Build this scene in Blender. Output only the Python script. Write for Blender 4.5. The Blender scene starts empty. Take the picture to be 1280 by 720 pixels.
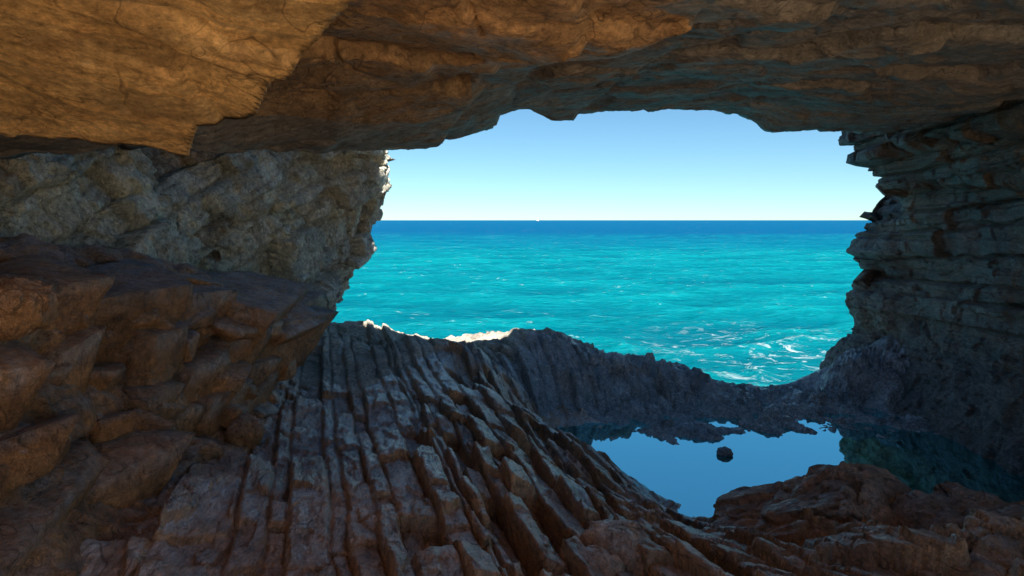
import bpy, bmesh, math, numpy as np
from math import radians, sin, cos, pi

# ------------------------------------------------------------------ camera, sky, sun, exposure
scene = bpy.context.scene
COL = scene.collection
PITCH = radians(5.3); FPX = 914.0; CAMZ = 4.0
cam_data = bpy.data.cameras.new('camera'); cam = bpy.data.objects.new('camera', cam_data)
COL.objects.link(cam); scene.camera = cam
cam.location = (0, 0, CAMZ); cam.rotation_euler = (pi/2 - PITCH, 0, 0)
cam_data.sensor_width = 36.0; cam_data.lens = 36.0*FPX/1280.0
cam_data.clip_start = 0.05; cam_data.clip_end = 80000

SUN_EL = radians(60); SUN_AZ = radians(152)          # azimuth clockwise from +Y: behind the camera, to the right
world = bpy.data.worlds.new('World'); scene.world = world; world.use_nodes = True
wt = world.node_tree; bg = wt.nodes['Background']
sky = wt.nodes.new('ShaderNodeTexSky'); sky.sky_type = 'NISHITA'; sky.sun_disc = False
sky.sun_elevation = SUN_EL; sky.sun_rotation = SUN_AZ
sky.altitude = 0; sky.air_density = 0.75; sky.dust_density = 0.0; sky.ozone_density = 5.0
tint = wt.nodes.new('ShaderNodeMix'); tint.data_type = 'RGBA'; tint.blend_type = 'MULTIPLY'; tint.inputs[0].default_value = 1.0
tint.inputs[7].default_value = (.82, 1.06, 1.04, 1)              # cyan grade of the whole sky
wt.links.new(sky.outputs[0], tint.inputs[6]); wt.links.new(tint.outputs[2], bg.inputs[0]); bg.inputs[1].default_value = 0.05
sun_data = bpy.data.lights.new('sun', 'SUN'); sun = bpy.data.objects.new('sun', sun_data); COL.objects.link(sun)
sun_data.energy = 5.0; sun_data.angle = radians(0.53); sun_data.color = (1.0, 0.95, 0.86)
sd = np.array([sin(SUN_AZ)*cos(SUN_EL), cos(SUN_AZ)*cos(SUN_EL), sin(SUN_EL)])
from mathutils import Vector
sun.rotation_euler = Vector(sd).to_track_quat('Z', 'Y').to_euler()
sun.location = (8, -15, 30)
vs = scene.view_settings; vs.view_transform = 'Standard'; vs.look = 'None'; vs.gamma = 1; vs.use_curve_mapping = False
vs.exposure = 1.45
cy = scene.cycles
cy.use_denoising = True
try: cy.denoiser = 'OPENIMAGEDENOISE'
except Exception: pass
cy.max_bounces = 6; cy.diffuse_bounces = 5; cy.glossy_bounces = 3; cy.transmission_bounces = 3
cy.sample_clamp_indirect = 6.0; cy.caustics_reflective = False; cy.caustics_refractive = False

RES = 1.0   # tessellation multiplier
F32 = np.float32

# ------------------------------------------------------------------ where a point of the photograph lies at a given distance
def W(px, py, y):
    u = (px-640)/FPX; v = (360-py)/FPX
    dy = cos(PITCH)+v*sin(PITCH); dz = -sin(PITCH)+v*cos(PITCH)
    k = y/dy
    return (u*k, y, CAMZ+dz*k)

# ------------------------------------------------------------------ noise
_rng = np.random.default_rng(7)
TAB = _rng.random((65536, 4)).astype(F32)
def hsh(ix, iy, iz, seed=0):
    h = (ix*73856093) ^ (iy*19349663) ^ (iz*83492791) ^ (seed*2654435)
    h ^= (h >> 13); h = (h*1274126177) & 0x7fffffff
    return (h ^ (h >> 16)) & 65535
def noise(P, seed=0):
    P = np.asarray(P, F32)
    i = np.floor(P).astype(np.int64); f = P-i
    w = f*f*f*(f*(f*6-15)+10)
    out = np.zeros(len(P), F32)
    for dx in (0, 1):
        wx = w[:, 0] if dx else 1-w[:, 0]
        for dy in (0, 1):
            wy = w[:, 1] if dy else 1-w[:, 1]
            for dz in (0, 1):
                wz = w[:, 2] if dz else 1-w[:, 2]
                out += wx*wy*wz*TAB[hsh(i[:, 0]+dx, i[:, 1]+dy, i[:, 2]+dz, seed), 0]
    return out*2-1
def fbm(P, octv=4, seed=0, gain=.5):
    P = np.asarray(P, F32); a = 1.0; o = np.zeros(len(P), F32); n = 0
    for k in range(octv):
        o += a*noise(P*(2.03**k)+17.3*k, seed+k); n += a; a *= gain
    return o/n*1.6
def worley(P, seed=0):
    """nearest cell: id hash, vector to its point, F1, F2 (8 neighbour cells)"""
    P = np.asarray(P, F32)
    b = np.floor(P-0.5).astype(np.int64)
    n = len(P); f1 = np.full(n, 9., F32); f2 = np.full(n, 9., F32)
    idh = np.zeros(n, np.int64); vec = np.zeros((n, 3), F32)
    for dx in (0, 1):
        for dy in (0, 1):
            for dz in (0, 1):
                c = b+np.array([dx, dy, dz])
                h = hsh(c[:, 0], c[:, 1], c[:, 2], seed)
                v = P-(c+0.5+(TAB[h, :3]-.5)*0.85)
                d = np.sqrt((v*v).sum(1))
                m = d < f1
                f2 = np.where(m, f1, np.minimum(f2, d))
                f1 = np.where(m, d, f1); idh = np.where(m, h, idh); vec[m] = v[m]
    return idh, vec, f1, f2
def facet(P, size, seed=0, tilt=.5, off=.5, crack=.15, warp=.15, rot=None):
    """broken-rock relief in units of cell size: tilted planes, random steps, cracks. size: scalar or 3-vector"""
    P = np.asarray(P, F32)
    if rot is not None: P = P@rot.astype(F32)
    s = np.asarray(size, F32)
    q = P/s
    if warp:
        q = q+warp*np.stack([noise(q*1.7+3, seed+50), noise(q*1.7+31, seed+51), noise(q*1.7+57, seed+52)], 1)
    idh, v, f1, f2 = worley(q, seed)
    nrm = TAB[(idh*7+13) & 65535, :3]*2-1
    d = (v*nrm).sum(1)*tilt+(TAB[(idh*3+5) & 65535, 3]*2-1)*off*.5
    e = np.clip((f2-f1)/.16, 0, 1)
    return d-crack*(1-e)**2, idh
def sstep(a, b, x):
    t = np.clip((x-a)/(b-a), 0, 1); return t*t*(3-2*t)
def rotm(ax, ay, az):
    cx, sx, c_, s_, cz, sz = cos(ax), sin(ax), cos(ay), sin(ay), cos(az), sin(az)
    X = np.array([[1, 0, 0], [0, cx, -sx], [0, sx, cx]]); Y = np.array([[c_, 0, s_], [0, 1, 0], [-s_, 0, c_]])
    Z = np.array([[cz, -sz, 0], [sz, cz, 0], [0, 0, 1]]); return Z@Y@X
class Beds:
    """irregular beds across a coordinate, each broken along its length"""
    def __init__(s, lo, hi, wmin, wmax, lmin, lmax, seed):
        r = np.random.default_rng(seed); b = [lo]
        while b[-1] < hi: b.append(b[-1]+r.uniform(wmin, wmax)*(1.7 if r.random() < .15 else 1))
        s.b = np.array(b); s.n = len(b)+1; s.r = r
        s.seg = []
        for i in range(s.n):
            t = [-12+r.uniform(0, lmax)]
            while t[-1] < 24: t.append(t[-1]+r.uniform(lmin, lmax))
            s.seg.append(np.array(t))
        s.rand = r.random((s.n, 600, 4))
    def __call__(s, a, t):
        i = np.clip(np.searchsorted(s.b, a), 1, len(s.b)-1)
        lo = s.b[i-1]; w = s.b[i]-lo; f = (a-lo)/w
        da = np.minimum(a-lo, s.b[i]-a)
        j = np.zeros(len(a), np.int64); dt = np.full(len(a), 9.); tm = np.zeros(len(a)); tl = np.ones(len(a))
        for k in range(1, len(s.b)):
            m = i == k
            if not m.any(): continue
            sg = s.seg[k]; jj = np.clip(np.searchsorted(sg, t[m]), 1, len(sg)-1)
            j[m] = jj; dt[m] = np.minimum(np.abs(t[m]-sg[jj-1]), np.abs(sg[jj]-t[m])); tm[m] = (sg[jj]+sg[jj-1])/2; tl[m] = sg[jj]-sg[jj-1]
        R = s.rand[i, np.clip(j, 0, 599)]
        return dict(i=i, j=j, f=f, w=w, da=da, dt=dt, R=R, tt=(t-tm)/tl*2, id=i*1000+j)
def rbf(ctrl, X, Y, smooth=1e-3):
    c = np.array(ctrl, float); n = len(c)
    def ph(r2): return .5*r2*np.log(r2+1e-9)
    d = ((c[:, None, :2]-c[None, :, :2])**2).sum(2)
    A = np.zeros((n+3, n+3)); A[:n, :n] = ph(d)+np.eye(n)*smooth
    Q = np.c_[np.ones(n), c[:, :2]]; A[:n, n:] = Q; A[n:, :n] = Q.T
    s = np.linalg.solve(A, np.r_[c[:, 2], 0, 0, 0])
    sh = np.shape(X); x = np.ravel(X); y = np.ravel(Y)
    o = s[n]+s[n+1]*x+s[n+2]*y
    for k in range(n): o = o+s[k]*ph((x-c[k, 0])**2+(y-c[k, 1])**2)
    return o.reshape(sh)

# ------------------------------------------------------------------ mesh helpers
def grid_normals(G):
    du = np.gradient(G, axis=1); dv = np.gradient(G, axis=0)
    n = np.cross(du, dv); n /= np.linalg.norm(n, axis=2, keepdims=True)+1e-9
    return n
def raw_mesh(name, co, quads, mat, attrs=None, smooth=False):
    me = bpy.data.meshes.new(name); n = len(co); m = len(quads)
    me.vertices.add(n); me.vertices.foreach_set('co', np.ascontiguousarray(co, F32).ravel())
    k = quads.shape[1]
    me.loops.add(m*k); me.loops.foreach_set('vertex_index', quads.astype(np.int32).ravel())
    me.polygons.add(m); me.polygons.foreach_set('loop_start', np.arange(0, m*k, k, dtype=np.int32))
    me.update(calc_edges=True)
    if smooth: me.polygons.foreach_set('use_smooth', np.ones(m, bool))
    for an, av in (attrs or {}).items():
        a = me.attributes.new(an, 'FLOAT', 'POINT'); a.data.foreach_set('value', np.ascontiguousarray(av, F32))
    me.materials.append(mat)
    return me
def link(name, me, parent=None, **props):
    o = bpy.data.objects.new(name, me); COL.objects.link(o)
    if parent is not None: o.parent = parent
    for k, v in props.items(): o[k] = v
    return o
def grid_quads(nv, nu, flip=False):
    a = np.arange(nv*nu).reshape(nv, nu)
    q = np.stack([a[:-1, :-1], a[:-1, 1:], a[1:, 1:], a[1:, :-1]], -1).reshape(-1, 4)
    return q[:, ::-1] if flip else q
def sub(co, quads, attrs):
    u, inv = np.unique(quads.ravel(), return_inverse=True)
    return co[u], inv.reshape(quads.shape), {k: v[u] for k, v in attrs.items()}
def build_patch(root_name, piece_name, G, lab, mat, attrs, flip=False, min_faces=60, smooth=False, mats=None, **props):
    """G (nv,nu,3): a rock surface. lab per vertex: -1 stays in the body, others become pieces of it."""
    nv, nu = G.shape[:2]; co = G.reshape(-1, 3); q = grid_quads(nv, nu, flip)
    attrs = {k: np.asarray(v).ravel() for k, v in attrs.items()}
    L0 = np.asarray(lab).reshape(nv, nu)[:-1, :-1]
    L, bodyset = tidy_labels(L0.copy(), min_faces)
    lf = L.ravel(); u, inv, cnt = np.unique(lf, return_inverse=True, return_counts=True)
    src = L0.ravel()[u]                       # label of the first face of each region
    small = np.isin(u, bodyset)
    if not small.any(): small[np.argmax(cnt)] = True
    body = small[inv]
    c, qq, at = sub(co, q[body], attrs)
    root = link(root_name, raw_mesh(root_name, c, qq, mat, at, smooth), None, **props)
    order = np.argsort(inv, kind='stable'); start = np.r_[0, np.cumsum(cnt)]
    for k in range(len(u)):
        if small[k]: continue
        c, qq, at = sub(co, q[order[start[k]:start[k+1]]], attrs)
        link(piece_name, raw_mesh(piece_name, c, qq, (mats or {}).get(int(src[k]), mat), at, smooth), root)
    print('PATCH', root_name, 'pieces', int((~small).sum()), 'quads', len(q))
    return root

def sm1(a, n):
    for _ in range(n): a = np.r_[a[0], (a[:-2]+2*a[1:-1]+a[2:])/4, a[-1]]
    return a
def blur(d, shape, it):
    d = np.asarray(d, float).reshape(shape)
    for _ in range(it):
        q = np.pad(d, 1, mode='edge'); q = (q[:-2]+2*q[1:-1]+q[2:])/4; d = (q[:, :-2]+2*q[:, 1:-1]+q[:, 2:])/4
    return d.ravel()
def components(L):
    """connected regions of equal label on a face grid"""
    n = L.size; comp = np.arange(n).reshape(L.shape)
    h = L[:, 1:] == L[:, :-1]; v = L[1:] == L[:-1]
    for _ in range(400):
        old = comp.copy()
        for a, b, m in ((comp[:, 1:], comp[:, :-1], h), (comp[1:], comp[:-1], v)):
            mn = np.minimum(a, b); a[m] = mn[m]; b[m] = mn[m]
        f = comp.ravel(); f = f[f]; f = f[f]; f = f[f]; comp = f.reshape(L.shape)
        if (comp == old).all(): break
    return comp
def tidy_labels(L, min_faces):
    """every label one connected region, small scraps absorbed by a neighbour"""
    body = L < 0
    comp = components(L); u, inv, cnt = np.unique(comp, return_inverse=True, return_counts=True)
    ok = (cnt >= min_faces)[inv].reshape(L.shape)
    isb = body & ok
    lab = np.where(ok, comp, -9)
    for _ in range(300):
        if not (lab == -9).any(): break
        for sh, ax in ((1, 1), (-1, 1), (1, 0), (-1, 0)):
            r = np.roll(lab, sh, ax); m = (lab == -9) & (r != -9)
            if sh == 1 and ax == 1: m[:, 0] = False
            if sh == -1 and ax == 1: m[:, -1] = False
            if sh == 1 and ax == 0: m[0] = False
            if sh == -1 and ax == 0: m[-1] = False
            lab[m] = r[m]
    bodyset = np.unique(comp[isb])
    return lab, bodyset
# ------------------------------------------------------------------ materials
def new_mat(name):
    m = bpy.data.materials.new(name); m.use_nodes = True
    nt = m.node_tree; return m, nt, nt.nodes['Principled BSDF']
class NT:
    def __init__(s, nt): s.nt = nt
    def n(s, t, **kw):
        o = s.nt.nodes.new(t)
        for k, v in kw.items(): setattr(o, k, v)
        return o
    def set(s, inp, v):
        if hasattr(v, 'node') or isinstance(v, bpy.types.NodeSocket): s.nt.links.new(v, inp)
        elif v is not None: inp.default_value = v
    def pos(s): return s.n('ShaderNodeNewGeometry').outputs['Position']
    def noise(s, vec, scale, detail=4, rough=.55, dist=0):
        o = s.n('ShaderNodeTexNoise'); s.set(o.inputs['Vector'], vec)
        o.inputs['Scale'].default_value = scale; o.inputs['Detail'].default_value = detail
        o.inputs['Roughness'].default_value = rough; o.inputs['Distortion'].default_value = dist
        return o.outputs['Fac']
    def voro(s, vec, scale, feature='F1'):
        o = s.n('ShaderNodeTexVoronoi'); o.feature = feature; s.set(o.inputs['Vector'], vec); o.inputs['Scale'].default_value = scale
        return o.outputs['Distance']
    def mapr(s, v, a, b, c=0, d=1):
        o = s.n('ShaderNodeMapRange'); s.set(o.inputs[0], v)
        for k, x in zip((1, 2, 3, 4), (a, b, c, d)): o.inputs[k].default_value = x
        return o.outputs[0]
    def math(s, op, a, b=None):
        o = s.n('ShaderNodeMath', operation=op); s.set(o.inputs[0], a); s.set(o.inputs[1], b); return o.outputs[0]
    def mix(s, f, a, b, blend='MIX'):
        o = s.n('ShaderNodeMix', data_type='RGBA', blend_type=blend)
        s.set(o.inputs[0], f)
        for i, v in ((6, a), (7, b)):
            if isinstance(v, tuple) and len(v) == 3: v = v+(1,)
            s.set(o.inputs[i], v)
        return o.outputs[2]
    def mapping(s, vec, scale=(1, 1, 1), rot=(0, 0, 0)):
        o = s.n('ShaderNodeMapping'); s.set(o.inputs['Vector'], vec)
        o.inputs['Scale'].default_value = scale; o.inputs['Rotation'].default_value = rot
        return o.outputs[0]
    def attr(s, name): return s.n('ShaderNodeAttribute', attribute_name=name).outputs['Fac']
    def bump(s, h, strength, dist, normal=None):
        o = s.n('ShaderNodeBump'); s.set(o.inputs['Height'], h); o.inputs['Strength'].default_value = strength
        o.inputs['Distance'].default_value = dist
        if normal is not None: s.set(o.inputs['Normal'], normal)
        return o.outputs[0]

def rock_material(name, c_a, c_b, c_dark, c_sky_niche_tint=None, stretch=(1, 1, 1), rot=(0, 0, 0), rough=(.45, .75), bump=1.0, spec=.5,
                  pit=0.0, c_pale=None, pale_amt=(.6, .8), wet=False, crack=(1.3, 2.4), crack_amt=.75):
    m, nt, bs = new_mat(name); N = NT(nt)
    p = N.pos(); ps = N.mapping(p, stretch, rot)
    big = N.mapr(N.noise(p, .7, 4, .6, .4), .38, .62)
    col = N.mix(big, c_a, c_b)
    mid = N.mapr(N.noise(ps, 3.1, 6, .65, .6), .5, .72)
    col = N.mix(N.math('MULTIPLY', mid, .75), col, c_dark)
    if c_pale is not None:
        pl = N.mapr(N.noise(ps, 5.3, 5, .6, .3), pale_amt[0], pale_amt[1])
        col = N.mix(pl, col, c_pale)
    if c_sky_niche_tint is not None:
        pt = N.attr('sky_niche_tint')
        br = N.mapr(N.noise(ps, 9, 6, .7), .3, .62)
        col = N.mix(N.math('MULTIPLY', pt, br), col, c_sky_niche_tint)  # masked tint: painted skylight on tops, brown in buttress niches
    def vein(vec, scale, w):
        return N.mapr(N.math('ABSOLUTE', N.math('SUBTRACT', N.noise(vec, scale, 3, .6, .7), .5)), 0, w, 1, 0)
    gate = N.noise(p, 2.1, 2)
    ca = N.math('MULTIPLY', vein(ps, crack[0], .0075), N.mapr(gate, .44, .56)); cb = N.math('MULTIPLY', vein(N.mapping(p, (1, 1, 1), (.7, .5, 1.1)), crack[1], .012), N.mapr(gate, .56, .44, 0, .8))
    crk = N.math('MAXIMUM', ca, cb)
    col = N.mix(N.math('MULTIPLY', crk, crack_amt), col, tuple(v*.28 for v in c_dark))
    blot = N.mapr(N.noise(ps, 1.9, 5, .72, .8), .35, .68, .66, 1.35)
    fine = N.math('MULTIPLY', blot, N.mapr(N.noise(ps, 24, 5, .78), .3, .7, .45, 1.55))
    col = N.mix(1.0, col, N.n('ShaderNodeCombineColor').outputs[0], 'MULTIPLY') if False else col
    cc = N.n('ShaderNodeCombineColor')
    for i in range(3): N.set(cc.inputs[i], fine)
    col = N.mix(1.0, col, cc.outputs[0], 'MULTIPLY')
    rnd = N.n('ShaderNodeObjectInfo').outputs['Random']
    cv = N.n('ShaderNodeCombineColor')
    N.set(cv.inputs[0], N.mapr(rnd, 0, 1, .82, 1.16)); N.set(cv.inputs[1], N.mapr(rnd, 0, 1, .86, 1.12)); N.set(cv.inputs[2], N.mapr(rnd, 0, 1, .92, 1.06))
    col = N.mix(1.0, col, cv.outputs[0], 'MULTIPLY')
    nt.links.new(col, bs.inputs['Base Color'])
    rg = N.mapr(N.noise(ps, 7, 3, .65), .35, .65, rough[0], rough[1])
    if wet:
        w = N.attr('wet'); mx = N.n('ShaderNodeMix', data_type='FLOAT')
        N.set(mx.inputs[0], w); N.set(mx.inputs[2], rg); mx.inputs[3].default_value = .16
        rg = mx.outputs[0]
    nt.links.new(rg, bs.inputs['Roughness'])
    bs.inputs['Specular IOR Level'].default_value = spec
    h1 = N.noise(ps, 11, 6, .7, .3); h2 = N.noise(ps, 60, 3, .7)
    nrm = N.bump(h1, .9*bump, .08)
    nrm = N.bump(h2, .9*bump, .025, nrm)
    if pit:
        v = N.voro(p, 34); nrm = N.bump(N.mapr(v, 0, .6), pit, .02, nrm)
    nt.links.new(nrm, bs.inputs['Normal'])
    return m

# base colours; grey tints on upward faces paint in skylight
M_floor = rock_material('skylight_tinted_brown_rock', (.45, .25, .125), (.5, .29, .15), (.27, .145, .08), c_sky_niche_tint=(.56, .57, .60),
                        stretch=(1.0, .45, 1.0), rot=(0, 0, radians(-15)), rough=(.28, .5), bump=.8, spec=.7, wet=True)
M_ridge = rock_material('dark_pitted_shore_rock', (.52, .54, .56), (.56, .56, .55), (.29, .29, .29), c_sky_niche_tint=(.48, .50, .52), rough=(.27, .5),
                        bump=1.2, pit=.6, wet=True)
M_ledge = rock_material('orange_brown_rock', (.42, .20, .075), (.46, .24, .105), (.17, .075, .04), c_sky_niche_tint=(.37, .355, .37), rough=(.36, .6), bump=1.0)
M_crest = rock_material('sunlit_crest_rock', (.46, .42, .36), (.5, .46, .39), (.34, .3, .24), rough=(.7, .9))  # paler copy for the sunlit crest, sunlight put into the colour
M_pale = rock_material('pale_limestone', (.68, .70, .61), (.74, .72, .62), (.44, .40, .32), c_sky_niche_tint=(.3, .2, .13), c_pale=(.82, .83, .75), rough=(.6, .85), bump=1.2, stretch=(1, 1, .8))
M_ceil = rock_material('ochre_ceiling_rock', (.54, .34, .15), (.58, .38, .18), (.38, .21, .09), c_pale=(.66, .51, .33), rough=(.5, .75), bump=.4, stretch=(1, 1, 1))
M_ceil_brown = rock_material('dark_brown_ceiling_rock', (.36, .22, .115), (.40, .25, .13), (.21, .12, .07), c_pale=(.44, .31, .18), rough=(.5, .75), bump=.6)
M_ceil_grey = rock_material('grey_brown_ceiling_rock', (.235, .205, .185), (.22, .215, .215), (.125, .105, .095), c_pale=(.32, .32, .32), rough=(.45, .7), bump=.7,
                            stretch=(.6, 1.2, 1.2), rot=(0, 0, radians(8)))
M_wall = rock_material('dark_grey_layered_rock', (.175, .165, .155), (.225, .195, .165), (.085, .085, .088), c_pale=(.27, .25, .215), rough=(.45, .7), bump=1.2,
                       stretch=(1, .5, 1.8), pit=.35)

# ------------------------------------------------------------------ cave floor
ES = np.array([.966, .258]); ET = np.array([-.258, .966])      # across and along the ribs
C = []
def c(px, py, y): x, yy, z = W(px, py, y); C.append((x, y, z)); return (x, y, z)
CREST = [(395, 408, 11.6), (430, 415, 11.7), (470, 421, 11.7), (505, 430, 11.6), (540, 441, 11.5), (580, 438, 11.6), (620, 427, 11.7), (655, 419, 11.8), (700, 419, 11.8),
         (745, 438, 12.0), (800, 447, 12.0), (860, 455, 12.0), (905, 469, 11.8), (940, 479, 11.6), (980, 482, 11.6), (1020, 477, 11.7)]
for a in CREST: c(*a)
for a in [(1045, 452, 11.6), (1080, 430, 11.9), (1100, 500, 10.6), (1180, 515, 10.2), (1270, 540, 9.6)]: c(*a)
for x, y, z in [(-1.2, 3.3, 2.35), (-.3, 3.3, 2.38), (.6, 3.3, 2.3), (1.6, 3.4, 2.25), (2.6, 3.4, 2.25), (-1.9, 3.4, 2.45), (-2.1, 5.5, 2.4), (-1.4, 5.5, 2.32),
                (-1.2, 7.5, 2.36), (-2.2, 8, 2.4), (-2.6, 10, 2.45), (-1.6, 9.5, 2.4), (-.5, 5.4, 2.36), (-.4, 9.4, 2.3), (-.2, 7.4, 2.2), (.45, 5, 2.12), (.9, 4.6, 2.0), (1.25, 5.1, 1.82),
                (.5, 6.5, 1.9), (.9, 7.6, 1.5), (.4, 8.6, 1.5), (1.1, 8.8, 1.22), (.65, 9.7, 1.3), (1.2, 10.2, 1.40), (1.6, 6.0, 1.42), (2.2, 10.8, 1.58),
                (1.9, 9.3, 1.21), (2.8, 9.5, 1.20), (1.4, 9.1, 1.22), (2.6, 10.2, 1.34), (1.9, 8.3, .9), (2.6, 8.95, 1.02), (2.1, 8.8, 1.02), (3.2, 8.2, .75), (4.6, 8.2, .75), (6, 8, .85), (2.2, 7.0, 1.0), (3.2, 6.7, 1.0), (4.8, 6.6, 1.0), (3.6, 9.5, 1.18), (4.6, 9.6, 1.18), (4.2, 10.6, 1.42),
                (5.6, 9.4, 1.15), (7.4, 9, 1.6), (7, 11, 2.2), (7, 6.3, 1.6), (3.8, 3.5, 2.2), (5, 4, 2.2), (2.05, 5.0, 1.9), (3, 4.9, 1.9), (3.6, 5.2, 1.9), (4.4, 5.3, 1.95), (5.4, 5.4, 1.9), (1.5, 5.4, 1.66),
                (-3.6, 5, 2.6), (-4, 9, 2.6), (-3.6, 11.5, 2.5), (-5, 3, 2.7), (-2, 0.5, 2.4), (0, .5, 2.4), (2, .5, 2.35), (5, .5, 2.3),
                (-4, 13.4, 1.7), (-2, 13.2, 1.85), (-2.5, 12.4, 2.3), (-.6, 12.8, 1.9), (.7, 13.0, 1.9), (1.6, 13.5, 1.2), (3, 13.3, .7), (4.6, 13.3, .6), (-4, 15, 1.2), (-2, 15, 1.2), (-.5, 15, 1.2), (.8, 15, 1.15), (6.6, 13.2, 1.3),  # hidden shelf past the crest, added to bounce sunlight into the cave
                (-4, 17, -1), (-1, 16.6, -1.2), (1.8, 16.2, -1.2), (4, 15.2, -1.4), (7, 15.5, -1), (0, 19, -2.5), (-8, 18, -2), (8, 19, -2)]: C.append((x, y, z))

POOL_Z = 1.2
nA = int(880*RES); nR = int(600*RES)
ang = np.linspace(radians(-47), radians(47), nA); rr = np.exp(np.linspace(math.log(1.3), math.log(19.5), nR))
A, R = np.meshgrid(ang, rr); X = (R*np.sin(A)).ravel(); Y = (R*np.cos(A)).ravel()
Z = rbf(C, X, Y)
fz = np.interp(Z-POOL_Z, [-.5, -.25, 0, .12, .3, .5], [-.5, -.10, 0, .03, .16, .5])+POOL_Z   # wave-cut shelf at the water line
Z = np.where(Y > 7, Z+(fz-Z)*np.where(np.abs(Z-POOL_Z) < .5, 1, 0)*sstep(8.0, 9.0, Y)*sstep(13, 12, Y), Z)
P0 = np.stack([X, Y, Z*0], 1).astype(F32)
wob = fbm(P0*.55, 3, 11); wob2 = fbm(P0*2.2, 3, 21)
S = X*ES[0]+Y*ES[1]; T = X*ET[0]+Y*ET[1]
Sw = S+.04*wob+.012*wob2; Tw = T+.12*wob2
ribs = Beds(-4, 9, .06, .27, .16, .95, 5)(Sw, Tw)
GS = (nR, nA)
# where the ribs are strong
dpool = Z-POOL_Z
m_left = sstep(-1.15, -.25, S-1.35+.35*wob)                      # right of the smoother left strip (S ~ 1.2)
m_far = 1-sstep(1.0, 2.6, X+.55*(Y-9)) * sstep(7.3, 8.6, Y)      # shore ridge is finer
m_pool = sstep(.0, .35, dpool)
patch = np.clip(.9+.45*fbm(P0*.8, 2, 81), .55, 1.2)
amp = (.5+.5*m_left)*(.95+.05*m_far)*m_pool*patch*(1-.7*sstep(11.3, 12.1, Y))
near_r = sstep(1.3, 2.2, X)*(1-sstep(5.6, 6.4, Y))
crest_f = 1-.25*sstep(11.3, 12.1, Y)
saw = (0.5-ribs['f'])*ribs['w']*.26
offs = (ribs['R'][:, 0]-.5)*.12+np.where(ribs['R'][:, 1] > .82, -.13, 0)
tilt = (ribs['R'][:, 2]-.35)*.05*ribs['tt']
crk = (.03+.05*ribs['R'][:, 3])*np.exp(-(ribs['da']/.013)**2)+.04*np.exp(-(ribs['dt']/.013)**2)
Z = Z+blur(amp*(saw+offs+tilt)*(1-.6*near_r), GS, 0)-amp*crk
P1 = np.stack([S, T, Z], 1).astype(F32)
f1, id1 = facet(P1, (.42, .8, .6), 101, .6, .6, .10)
f2, _ = facet(P1, (.16, .34, .3), 102, .6, .5, .10)
f3, _ = facet(P1, (.05, .10, .1), 103, .6, .5, .08, warp=0)
mfar = 1-m_far
rough_pool = .35+.65*sstep(-.25, .25, dpool)
slope = sstep(.2, .6, dpool)*(1-sstep(.75, 1.1, dpool))*m_far
Z = Z+rough_pool*crest_f*(blur(f1*(.048+.17*near_r+.06*slope+.15*mfar), GS, 1)+f2*(.030+.045*near_r+.08*mfar+.02*slope)+f3*(.012+.02*mfar))
Z = Z+.008*fbm(np.stack([S*16, T*3, Z*4], 1), 4, 31)*(.5+.5*amp)+mfar*.045*fbm(P0*4, 5, 41, .6)*sstep(-.2, .2, dpool)
# low shelves at the pool's far margin, breaking the water line
Z = Z+.075*fbm(P0*np.array([1.3, 2.0, 1], F32), 5, 61, .6)*np.exp(-(dpool/.2)**2)
G = np.stack([X, Y, Z], 1).reshape(nR, nA, 3)
nz = grid_normals(G)[..., 2].ravel()
sky_niche_tint = sstep(.72, .93, np.abs(nz))*np.clip(.75+.5*wob2, 0, 1)*(1-.45*near_r)  # upward faces of the ribs: blue skylight painted in as a grey tint
wet = np.clip(sstep(.42, .03, Z-POOL_Z)*1.0, 0, 1)*sstep(5.8, 7, Y)
wet = np.maximum(wet, .9*np.exp(-((X-.75)/.8)**2-((Y-9.4)/1.1)**2))
wet = np.maximum(wet, mfar*.75*sstep(-.25, .35, fbm(P0*1.1, 3, 72)))
wet = np.maximum(wet, np.clip(.62+.6*fbm(P0*1.3, 3, 71), .2, .95)*m_far*sstep(3.2, 5, Y)*sstep(.75, .93, nz))
# pieces
is_ridge = (X+.55*(Y-9) > 1.7) & (Y > 7.6)
lab = np.where(is_ridge, -1, ribs['id'])
idc, _, _, _ = worley(np.stack([S/1.1, T/2.0, S*0+.5], 1), 77)
lab = np.where(is_ridge & (Y < 16), 1000000+idc, lab)
lab = np.where((Y > 16.2) | ((Z < POOL_Z-.05) & (Y < 8.8)) | (R.ravel() < 2.0), -1, lab)
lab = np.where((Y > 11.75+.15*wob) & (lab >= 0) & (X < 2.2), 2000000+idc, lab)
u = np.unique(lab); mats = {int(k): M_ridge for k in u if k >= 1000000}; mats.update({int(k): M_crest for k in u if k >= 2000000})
floor = build_patch('cave_floor', 'rock_rib', G, lab, M_floor, dict(sky_niche_tint=sky_niche_tint, wet=wet), mats=mats, min_faces=150, flip=False,
                    kind='structure', label='ribbed brown and blue grey bedrock floor sloping from left wall to tide pool', category='floor')
for ch in floor.children:
    if ch.data.materials[0] == M_ridge: ch.name = 'shore_rock'

# unseen ground added behind the viewpoint; openings left to bounce light in
gx = np.linspace(-30, 30, 90); gy = np.linspace(-40, 1.9, 80)
GX, GY = np.meshgrid(gx, gy); gp = np.stack([GX.ravel(), GY.ravel(), GX.ravel()*0], 1)
GZ = (2.3+.25*fbm(gp*.5, 4, 5)*sstep(1, -2, GY.ravel())+sstep(-8, -40, GY.ravel())*6).reshape(GX.shape)-.08
M_ground = rock_material('warm_bounce_ground', (.56, .41, .25), (.6, .45, .29), (.42, .28, .16), rough=(.7, .9))  # bright warm colour chosen to bounce light into the cave
link('ground', raw_mesh('ground', np.stack([GX, GY, GZ], -1).reshape(-1, 3), grid_quads(80, 90), M_ground), kind='structure', label='rocky ground behind the cave, out of view, added to bounce light', category='ground')

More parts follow.
